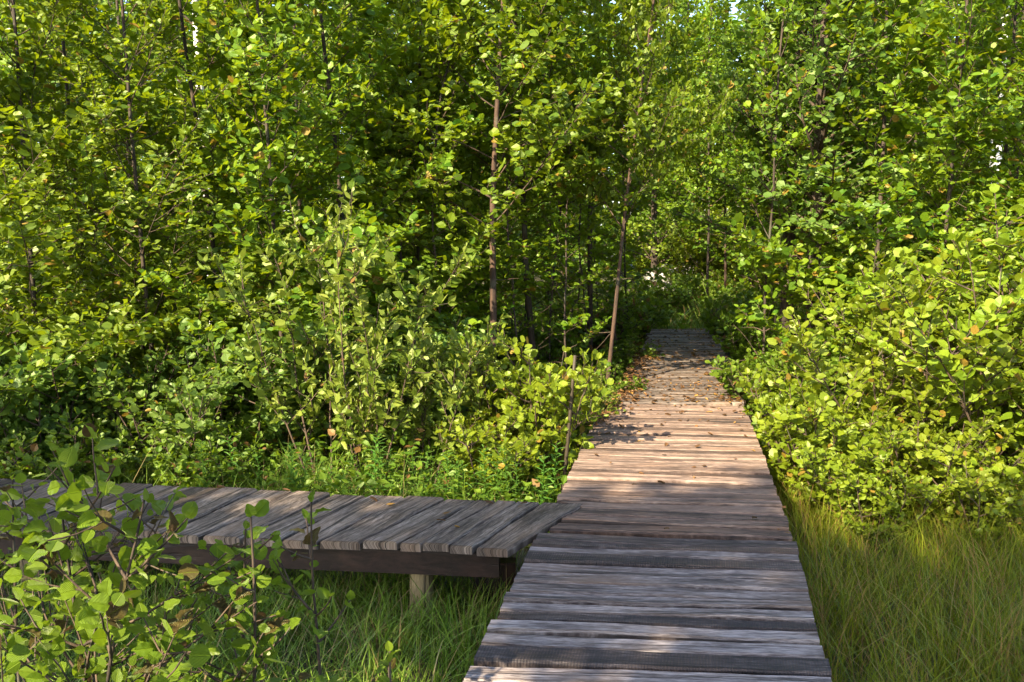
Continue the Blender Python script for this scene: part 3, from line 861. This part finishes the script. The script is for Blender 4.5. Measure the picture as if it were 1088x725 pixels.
for (px, d, rz) in ((735, 25, 0), (775, 24, 2), (800, 27, 4), (750, 29, 1), (700, 30, 3), (820, 23, 5), (715, 34, 2), (760, 35, 0.5), (790, 33, 2.2), (730, 38, 4)):
    put(br1, px, d, rz, 1.6, "sunlit bush in the clearing beyond the end of the boardwalk", "bush", group="bushes of the clearing beyond the boardwalk")
put(br2, 868, 6.7, 0.7, 1.0, "low sunlit bush spilling toward the right edge of the boardwalk", "bush")
put(br2, 905, 6.2, 3.4, 0.85, "low yellow-green bush in the sedge before the big rounded bush", "bush")
put(br2, 1000, 6.1, 5.0, 0.85, "small bright bush at the top of the right-hand sedge", "bush")
put(br2, 945, 5.75, 2.0, 0.62, "knee-high bright bush at the back of the right-hand sedge, nearer the boardwalk of two", "bush")
put(br2, 1062, 5.7, 0.4, 0.66, "knee-high bright bush at the back of the right-hand sedge, the one farther from the boardwalk", "bush")
put(br2, 572, 6.9, 1.5, (1.05, 1.05, 1.25), "bright low bush with pale wooden stake beside the boardwalk", "bush")
put(br2, 525, 6.6, 4.5, 0.85, "bright low bush behind the end of the side boardwalk, left of the stake", "bush")
put(gr2, 620, 8.0, 1.0, 0.7, "low bush leaning over the left edge of the boardwalk beyond the stake", "bush")
put(gr2, 645, 9.3, 3.0, 0.75, "dark low bush at the foot of the thin leaning alder", "bush")
put(gr2, 676, 12.0, 2.0, 0.75, "lighter low bush beside the left edge of the far boardwalk", "bush")
put(gr2, 655, 10.6, 4.0, 0.6, "small weedy bush creeping onto the left edge of the littered far planks", "bush")
put(gr2, 800, 10.3, 1.0, 0.5, "small weedy bush at the right edge of the littered far planks", "bush")
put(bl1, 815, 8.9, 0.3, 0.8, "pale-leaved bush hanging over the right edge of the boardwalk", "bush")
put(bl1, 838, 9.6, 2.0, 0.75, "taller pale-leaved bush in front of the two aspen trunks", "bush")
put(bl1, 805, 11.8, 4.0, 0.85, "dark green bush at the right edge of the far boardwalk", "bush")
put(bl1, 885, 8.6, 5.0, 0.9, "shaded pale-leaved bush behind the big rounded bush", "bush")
GB = "bushes behind the side boardwalk"
for (px, d, rz, sc, pr) in ((20, 6.9, 0.2, 0.9, gr1), (95, 7.2, 2.2, 1.0, gr1), (175, 6.9, 1.0, 0.85, gr1), (250, 7.4, 4.0, 1.1, gr1), (-70, 6.8, 3.0, 1.0, gr1), (330, 7.5, 5.4, 1.0, gr1),
                            (420, 7.8, 0.9, 0.95, gr1), (60, 6.5, 5, 0.8, gr2), (215, 6.6, 0, 0.75, gr2), (470, 8.4, 3, 1.0, gr1)):
    put(pr, px, d, rz, sc, "green alder bush in the thicket close behind the side boardwalk", "bush", group=GB)
GU = "low bushes under the trees"
for (px, d) in ((600, 11), (530, 12), (590, 13), (640, 14), (670, 16), (705, 19), (740, 18.5), (785, 17), (800, 14), (850, 12), (900, 11), (960, 10.5), (1040, 10.2),
                (760, 22), (790, 20), (450, 11), (380, 10.5), (300, 10.2), (220, 10.3), (140, 10), (60, 9.8)):
    put(gr2, px, d, rt.uniform(0, 6), rt.uniform(0.9, 1.4), "low shaded bush among the tree trunks of the wood", "bush", group=GU)
wl1 = willow(301, "willow_shrub", 2.4, 4, 0.09)
wl2 = willow(302, "willow_shrub", 1.6, 4, 0.085)
put(wl1, 342, 6.7, 0, 1.0, "upright willow shrub with bare thin stems behind the side boardwalk", "shrub")
put(wl1, 398, 6.9, 2.4, 1.0, "tall grey-green willow shrub with pinkish-yellow shoot tips", "shrub")
put(wl2, 482, 7.0, 1.0, 0.85, "willow shrub with pale upright tips before the rusty trunk", "shrub")
put(wl2, 440, 6.6, 3.0, 0.85, "short willow shrub between the tall willow and the bright low bush", "shrub")
put(wl2, 655, 7.9, 5.0, 0.45, "small upright shoot at the left edge of the boardwalk", "shrub")

# ---- herbs with narrow leaves behind the side walk
def herb(seed):
    P = Plant(seed); rng = P.rng
    S = P.path((0, 0, -0.03), (0.05, 0, 1), 0.75, 8, 0.1, 0.1)
    P.trunk.append((S, np.linspace(0.004, 0.002, 9)))
    for k in range(46):
        f = 0.15 + 0.85 * k / 46
        p = S[0] + (S[-1] - S[0]) * f; i = min(7, int(f * 8)); p = S[i] + (S[i + 1] - S[i]) * (f * 8 - i)
        a = k * 2.4
        P.pos.append(p); P.ax.append(np.array([math.cos(a), math.sin(a), 0.55 + rng.normal(0, .15)])); P.nr.append(np.array([-math.cos(a) * .5, -math.sin(a) * .5, 1.]))
        P.sz.append(0.13 * (1.15 - 0.65 * f) * rng.uniform(0.8, 1.1))
    return P.make("herb_plant", 'herb', 'herb', 'lance', trunkname='stem', crown='leaves')
hb = herb(401)
rh = np.random.default_rng(5)
for i in range(26):
    px = [296, 318, 345, 368, 392, 415, 436, 460, 480, 505, 528, 552, 270, 240, 308, 333, 356, 403, 448, 470, 492, 515, 540, 210, 575, 590][i]
    d = 6.05 + (px - 300) * -0.0008 + rh.uniform(0, 0.35)
    put(hb, px, d, rh.uniform(0, 6), rh.uniform(0.7, 1.05), "narrow-leaved herb in the row behind the back edge of the side boardwalk", "herb", group="herbs behind the side boardwalk")

# ---- the near saplings
def sapling(seed, H, lean, nside, size, top=0.35, L0=0.5, oldf=0.05):
    P = Plant(seed); rng = P.rng
    S = P.path((0, 0, -0.05), (lean[0], lean[1], 1), H, 14, 0.1, 0.12)
    P.trunk.append((S, np.linspace(0.009, 0.003, 15)))
    P.leafy(S[9:], size, 0.055, 0, 0.5)
    for k in range(nside):
        f = 0.38 + 0.6 * (k + rng.random()) / nside
        i = min(13, int(f * 14)); a = k * 2.4 + rng.normal(0, 0.4)
        d = (math.cos(a), math.sin(a), rng.uniform(0.35, 0.9))
        L = L0 * (1.2 - 0.75 * f) * rng.uniform(0.7, 1.25)
        Q = P.path(S[i], d, L, 6, 0.35, 0.16)
        P.br.append((Q, np.linspace(0.005, 0.002, 7)))
        P.leafy(Q, size * rng.uniform(0.8, 1.05), 0.040, 0.15, 0.55)
        if L > 0.25:
            for c in range(3):
                T = P.path(Q[int(rng.integers(2, 5))], unit(Q[3] - Q[2]) + rng.normal(0, 0.6, 3), L * 0.4, 4, 0.2, 0.1)
                P.br.append((T, np.linspace(0.003, 0.0018, 5))); P.leafy(T, size * 0.9, 0.042, 0.2, 0.55)
    return P.make("alder_sapling", 'near', 'bark', 'near', oldf=oldf, bendy=0.35, trunkname='stem', crown='foliage')

s = sapling(501, 1.52, (0.05, 0.0), 19, 0.058, L0=0.75); s.location = (-1.30, 2.35, g); tag(s, "near alder sapling with arching stems at the left edge, tallest of the near ones", "sapling")
s = sapling(502, 1.62, (0.2, 0.05), 16, 0.058, L0=0.62); s.location = (-1.32, 2.2, g); tag(s, "near alder sapling leaning right in front of the side boardwalk", "sapling")
s = sapling(503, 1.5, (0.03, 0.0), 8, 0.060, L0=0.32); s.location = (-0.80, 2.35, g); tag(s, "slim upright alder shoot with a leaf tuft before the side boardwalk's beam", "sapling")
s = sapling(504, 1.4, (0.03, 0.0), 8, 0.052, L0=0.34, oldf=0.15); s.location = (-0.66, 2.75, g); tag(s, "small alder shoot with browning leaves in the sedge, nearest the beam's post", "sapling")
s = sapling(505, 1.05, (0.05, 0.0), 7, 0.055, L0=0.3); s.location = (-0.40, 2.45, g); tag(s, "little alder shoot low in the sedge beside the near boardwalk", "sapling")
s = sapling(506, 1.15, (0.1, 0.0), 14, 0.056, L0=0.5); s.location = (-1.12, 2.05, g); tag(s, "low near alder sapling in the bottom left corner", "sapling")

s = sapling(509, 1.42, (0.12, 0.0), 9, 0.050, L0=0.4); s.location = (-0.98, 2.5, g); tag(s, "spindly alder sapling between the leaning sapling and the slim upright shoot", "sapling")
s = sapling(507, 1.45, (-0.05, 0.03), 13, 0.052, L0=0.6); s.location = (-1.72, 2.75, g); tag(s, "leafy near alder sapling at the very left edge, before the side boardwalk's far end", "sapling")
# ---- stake beside the bright bush
def stake():
    P = Plant(9)
    x, y = at(597, 6.35)
    S = P.path((0, 0, -0.1), (0.03, 0, 1), 1.42, 6, 0, 0.03)
    o = mesh_obj("wooden_stake", tubes_mesh("wooden_stake", [(np.vstack([S, S[-1] + (S[-1] - S[-2]) * 0.01]), np.array([.016, .016, .015, .015, .014, .014, .013, .002]))], 8), M['post'])
    o.location = (x, y, g); o.rotation_euler = (0, R(3), 0)
    tag(o, "slim pale wooden stake standing in the bright bush beside the boardwalk", "stake")
stake()

# ------------------------------------------------------------------ grass
def grass(name, n, sampler, hmin, hmax, mat, seed, wmm=5.0, lean=0.35):
    rng = np.random.default_rng(seed)
    P = sampler(rng, n); n = len(P)
    # tussocks: pull blades towards clump centres
    C = sampler(rng, max(8, n // 60))
    near = C[rng.integers(0, len(C), n)]
    pull = rng.random(n) < 0.55
    P[pull] = near[pull] + rng.normal(0, 0.06, (pull.sum(), 2))
    H = rng.uniform(hmin, hmax, n) * np.where(rng.random(n) < 0.12, 1.25, 1.0)
    az = rng.random(n) * 6.283
    ln = np.abs(rng.normal(0, lean, n)) + 0.05
    bend = rng.uniform(0.1, 0.9, n)
    dirx = np.stack([np.cos(az), np.sin(az)], -1)
    wd = rng.uniform(0.45, 1.2, n) * np.where(rng.random(n) < 0.1, 2.0, 1.0) * wmm / 1000
    K = 6
    t = np.linspace(0, 1, K)
    out = ln[:, None] * t + bend[:, None] * 0.55 * t ** 2.4
    up = t[None] - 0.42 * bend[:, None] * t ** 3 * 0.9
    ctr = np.zeros((n, K, 3))
    ctr[..., :2] = P[:, None] + dirx[:, None] * (out * H[:, None])[..., None]
    ctr[..., 2] = GROUND - 0.02 + up * H[:, None]
    sd_ = np.stack([-dirx[:, 1], dirx[:, 0], np.zeros(n)], -1)
    tw = rng.normal(0, 0.5, n)
    sd_[:, :2] = sd_[:, :2] * np.cos(tw)[:, None] + dirx * np.sin(tw)[:, None]
    wt = np.array([0.8, 1, 1, 0.85, 0.55, 0.06])
    off = sd_[:, None] * (wd[:, None] * wt)[..., None] / 2
    V = np.stack([ctr - off, ctr + off], 2).reshape(n, K * 2, 3)
    i = np.arange(K - 1) * 2
    F0 = np.stack([i, i + 1, i + 3, i + 2], -1)
    F = (F0[None] + (np.arange(n) * K * 2)[:, None, None]).reshape(-1, 4)
    tone = rng.beta(1.3, 1.5, n) * 0.85
    tone[rng.random(n) < 0.16] = 0.98
    o = mesh_obj(name, quad_mesh(name, V.reshape(-1, 3), F, None, {"tone": np.repeat(tone, K * 2)}), mat)
    tag(o, kind="stuff")
    return o

def walk_left(y):   # x of the walk's edges at depth y
    a, b = ground_xy(491, 725), ground_xy(622, 470); return a[0] + (b[0] - a[0]) * (y - a[1]) / (b[1] - a[1])
def walk_right(y):
    a, b = ground_xy(885, 725), ground_xy(800, 450); return a[0] + (b[0] - a[0]) * (y - a[1]) / (b[1] - a[1])

def samp_right(rng, n):
    P = np.stack([rng.uniform(0.9, 6.0, n * 2), rng.uniform(2.4, 9.0, n * 2)], -1)
    k = (P[:, 0] > walk_right(P[:, 1]) + 0.02) & (rng.random(len(P)) < np.clip(1.5 - (P[:, 1] - 6) * 0.5, 0.15, 1))
    return P[k][:n]
def samp_left(rng, n):
    P = np.stack([rng.uniform(-5.0, 0.9, n * 2), rng.uniform(2.2, 5.4, n * 2)], -1)
    k = (P[:, 0] < walk_left(P[:, 1]) - 0.03) & (rng.random(len(P)) < np.clip(1.0 - (P[:, 1] - 4.7) * 1.2, 0.1, 1))
    return P[k][:n]
def samp_back(rng, n):
    P = np.stack([rng.uniform(-6.0, 0.9, n * 2), rng.uniform(5.75, 7.2, n * 2)], -1)
    k = (P[:, 0] < walk_left(P[:, 1]) - 0.05)
    return P[k][:n]
def samp_end(rng, n):
    return np.stack([rng.uniform(1.0, 7.0, n), rng.uniform(15.2, 24.0, n)], -1)
tag(grass("grass", 44000, samp_right, 0.26, 0.54, M['grass_r'], 21, 3.2, 0.30), "tall olive sedge growing right of the boardwalk", "grass")
tag(grass("grass", 24000, samp_left, 0.20, 0.44, M['grass_l'], 22, 5.0, 0.45), "lush green sedge growing before the side boardwalk", "grass")
tag(grass("grass", 8000, samp_back, 0.25, 0.6, M['grass_l'], 23, 5.5, 0.35), "green grass growing behind the side boardwalk", "grass")
tag(grass("grass", 7000, samp_end, 0.5, 1.1, M['grass_l'], 24, 12.0, 0.3), "grass growing beyond the end of the boardwalk", "grass")

# ------------------------------------------------------------------ undergrowth, litter, far wood
def undergrowth():
    rng = np.random.default_rng(31)
    n = 60000
    y = 5.8 + 24 * rng.random(n) ** 1.5
    x = rng.uniform(-0.8, 0.8, n) * (y + 2)
    lx = np.where(y < 9, walk_left(y), 1.30 + (y - 9) * 0.17) - 0.05
    rx = np.where(y < 9, walk_right(y), 2.72 + (y - 9) * 0.25) + 0.05
    k = ((x < lx) | (x > rx) | (y > 15.2)) & ((x < 0) | (y > 7.2) | (x < lx))
    x, y = x[k], y[k]; n = len(x)
    h = np.abs(0.28 + 0.2 * np.sin(x * 1.7 + y) * np.cos(y * 1.3 - x * 0.6)) + 0.1
    z = GROUND + rng.random(n) * h * 1.2
    pos = np.stack([x, y, z], -1)
    az = rng.random(n) * 6.28
    ax = np.stack([np.cos(az), np.sin(az), rng.normal(0.1, 0.4, n)], -1)
    nr = np.array([0, 0, 1.]) + rng.normal(0, 0.5, (n, 3))
    sz = rng.uniform(0.05, 0.10, n) * np.clip(y / 9, 0.9, 2)
    tn = rng.beta(2, 2.3, n) * 0.9; tn[rng.random(n) < 0.03] = .99
    o = mesh_obj("undergrowth", leaves_mesh("undergrowth", pos, ax, nr, sz, tn, 'ovate', rng), M['cover'])
    tag(o, "leafy ground cover on the floor of the wood", "undergrowth", kind="stuff")
undergrowth()

def litter():
    rng = np.random.default_rng(41)
    G = ground_xy
    pts = []
    l3, r3, f3, g3 = G(655, 428, -.05), G(787, 428, -.05), G(693, 349, -.05), G(764, 349, -.05)
    def on3(s_, t): return lerp2(lerp2(l3, r3, t), lerp2(f3, g3, t), s_)
    for _ in range(900): pts.append((*on3(rng.random() ** 1.3, rng.random()), -0.045))
    for _ in range(800): pts.append((*on3(rng.random() * 0.55, abs(rng.normal(0, 0.12)) - 0.04), -0.043 + rng.random() * 0.03))
    for _ in range(320): pts.append((*on3(rng.random() * 0.4, 1.02 - abs(rng.normal(0, 0.10))), -0.043 + rng.random() * 0.03))
    ml, mr, fl, fr = G(579, 560), G(843, 570), G(640, 429), G(791, 432)
    def on2(s_, t): return lerp2(lerp2(ml, mr, t), lerp2(fl, fr, t), s_)
    for _ in range(70): pts.append((*on2(1 - abs(rng.normal(0, 0.22)), rng.random()), 0.012))
    for _ in range(260): pts.append((*on2(1 - abs(rng.normal(0, 0.15)), abs(rng.normal(0, 0.07)) - 0.02), 0.012 + rng.random() * 0.02))
    for _ in range(26): pts.append((*on2(rng.random(), rng.random()), 0.012))
    for px, py in ((470, 546), (464, 553), (560, 535), (555, 538), (410, 537), (393, 530), (300, 520), (230, 519), (515, 533), (483, 560)):
        pts.append((*G(px, py, 0.01), 0.012))
    pts = np.array(pts); n = len(pts)
    az = rng.random(n) * 6.28
    ax = np.stack([np.cos(az), np.sin(az), rng.normal(0, .12, n)], -1)
    nr = np.array([0, 0, 1.]) + rng.normal(0, 0.22, (n, 3))
    tn = rng.random(n)
    o = mesh_obj("leaf_litter", leaves_mesh("leaf_litter", pts, ax, nr, np.where(rng.random(n) < .5, rng.uniform(0.02, 0.04, n), rng.uniform(0.035, 0.065, n)), tn, 'ovate', rng), M['litter'])
    tag(o, "dry brown leaves fallen on the boardwalks", "leaf litter", kind="stuff")
litter()

def far_wood():
    rng = np.random.default_rng(51)
    n = 80000
    a = rng.uniform(-0.95, 0.95, n)
    d = rng.uniform(38, 58, n)
    hgt = 13 + 3 * np.sin(a * 23) + 2 * np.sin(a * 61 + 1)
    z = GROUND + hgt * rng.random(n) ** 0.9
    # clumps
    ca = rng.uniform(-0.95, 0.95, 900); cd = rng.uniform(38, 56, 900); cz = rng.random(900) * 14
    i = rng.integers(0, 900, n); k = rng.random(n) < 0.75
    x, y = np.sin(a) * d, np.cos(a) * d
    x[k] = np.sin(ca[i[k]]) * cd[i[k]] + rng.normal(0, 0.9, k.sum()); y[k] = np.cos(ca[i[k]]) * cd[i[k]] + rng.normal(0, 0.9, k.sum())
    z[k] = GROUND + cz[i[k]] + rng.normal(0, 0.5, k.sum())
    z = np.maximum(z, GROUND)
    pos = np.stack([x, y, z], -1)
    az = rng.random(n) * 6.28
    ax = np.stack([np.cos(az), np.sin(az), rng.normal(0, .4, n)], -1)
    nr = np.array([0, -0.6, 1.]) + rng.normal(0, 0.5, (n, 3))
    o = mesh_obj("far_woodland", leaves_mesh("far_woodland", pos, ax, nr, rng.uniform(0.35, 0.65, n), rng.beta(2, 2.3, n) * .9, 'ovate', rng), M['far'])
    tag(o, "far woodland closing the view behind the trees", "woodland", kind="stuff")
far_wood()

# ------------------------------------------------------------------ pale stones beyond the walk
def rock_mesh(seed):
    import bmesh
    rng = random.Random(seed)
    bm = bmesh.new()
    bmesh.ops.create_icosphere(bm, subdivisions=3, radius=0.5)
    pl_ = [(Vector((rng.gauss(0, 1), rng.gauss(0, 1), rng.gauss(0, 1))).normalized(), rng.uniform(0.24, 0.4)) for _ in range(12)]
    for v in bm.verts:
        for n_, h in pl_:
            q = v.co.dot(n_)
            if q > h: v.co -= n_ * (q - h)
        v.co += Vector((rng.gauss(0, .006), rng.gauss(0, .006), rng.gauss(0, .006)))
    me = bpy.data.meshes.new("pale_rock"); bm.to_mesh(me); bm.free()
    return me
rk = [rock_mesh(i) for i in range(4)]
rr = random.Random(8)
for i in range(44):
    d = rr.uniform(25.5, 28)
    lev = (d - 25.5) / 2.5
    x, y = at(rr.uniform(690, 738), d)
    o = mesh_obj("pale_rock", rk[i % 4], M['stone'])
    o.location = (x, y, GROUND + 0.2 + lev * 0.85 + rr.uniform(-.1, .1))
    s_ = rr.uniform(0.28, 0.6)
    o.scale = (s_ * rr.uniform(1, 1.7), s_, s_ * rr.uniform(0.6, 0.9))
    o.rotation_euler = (rr.uniform(0, 6), rr.uniform(0, .5), rr.uniform(0, 6))
    tag(o, "pale sunlit rock in the heap glimpsed beyond the end of the boardwalk", "rock", "pale rocks beyond the boardwalk")
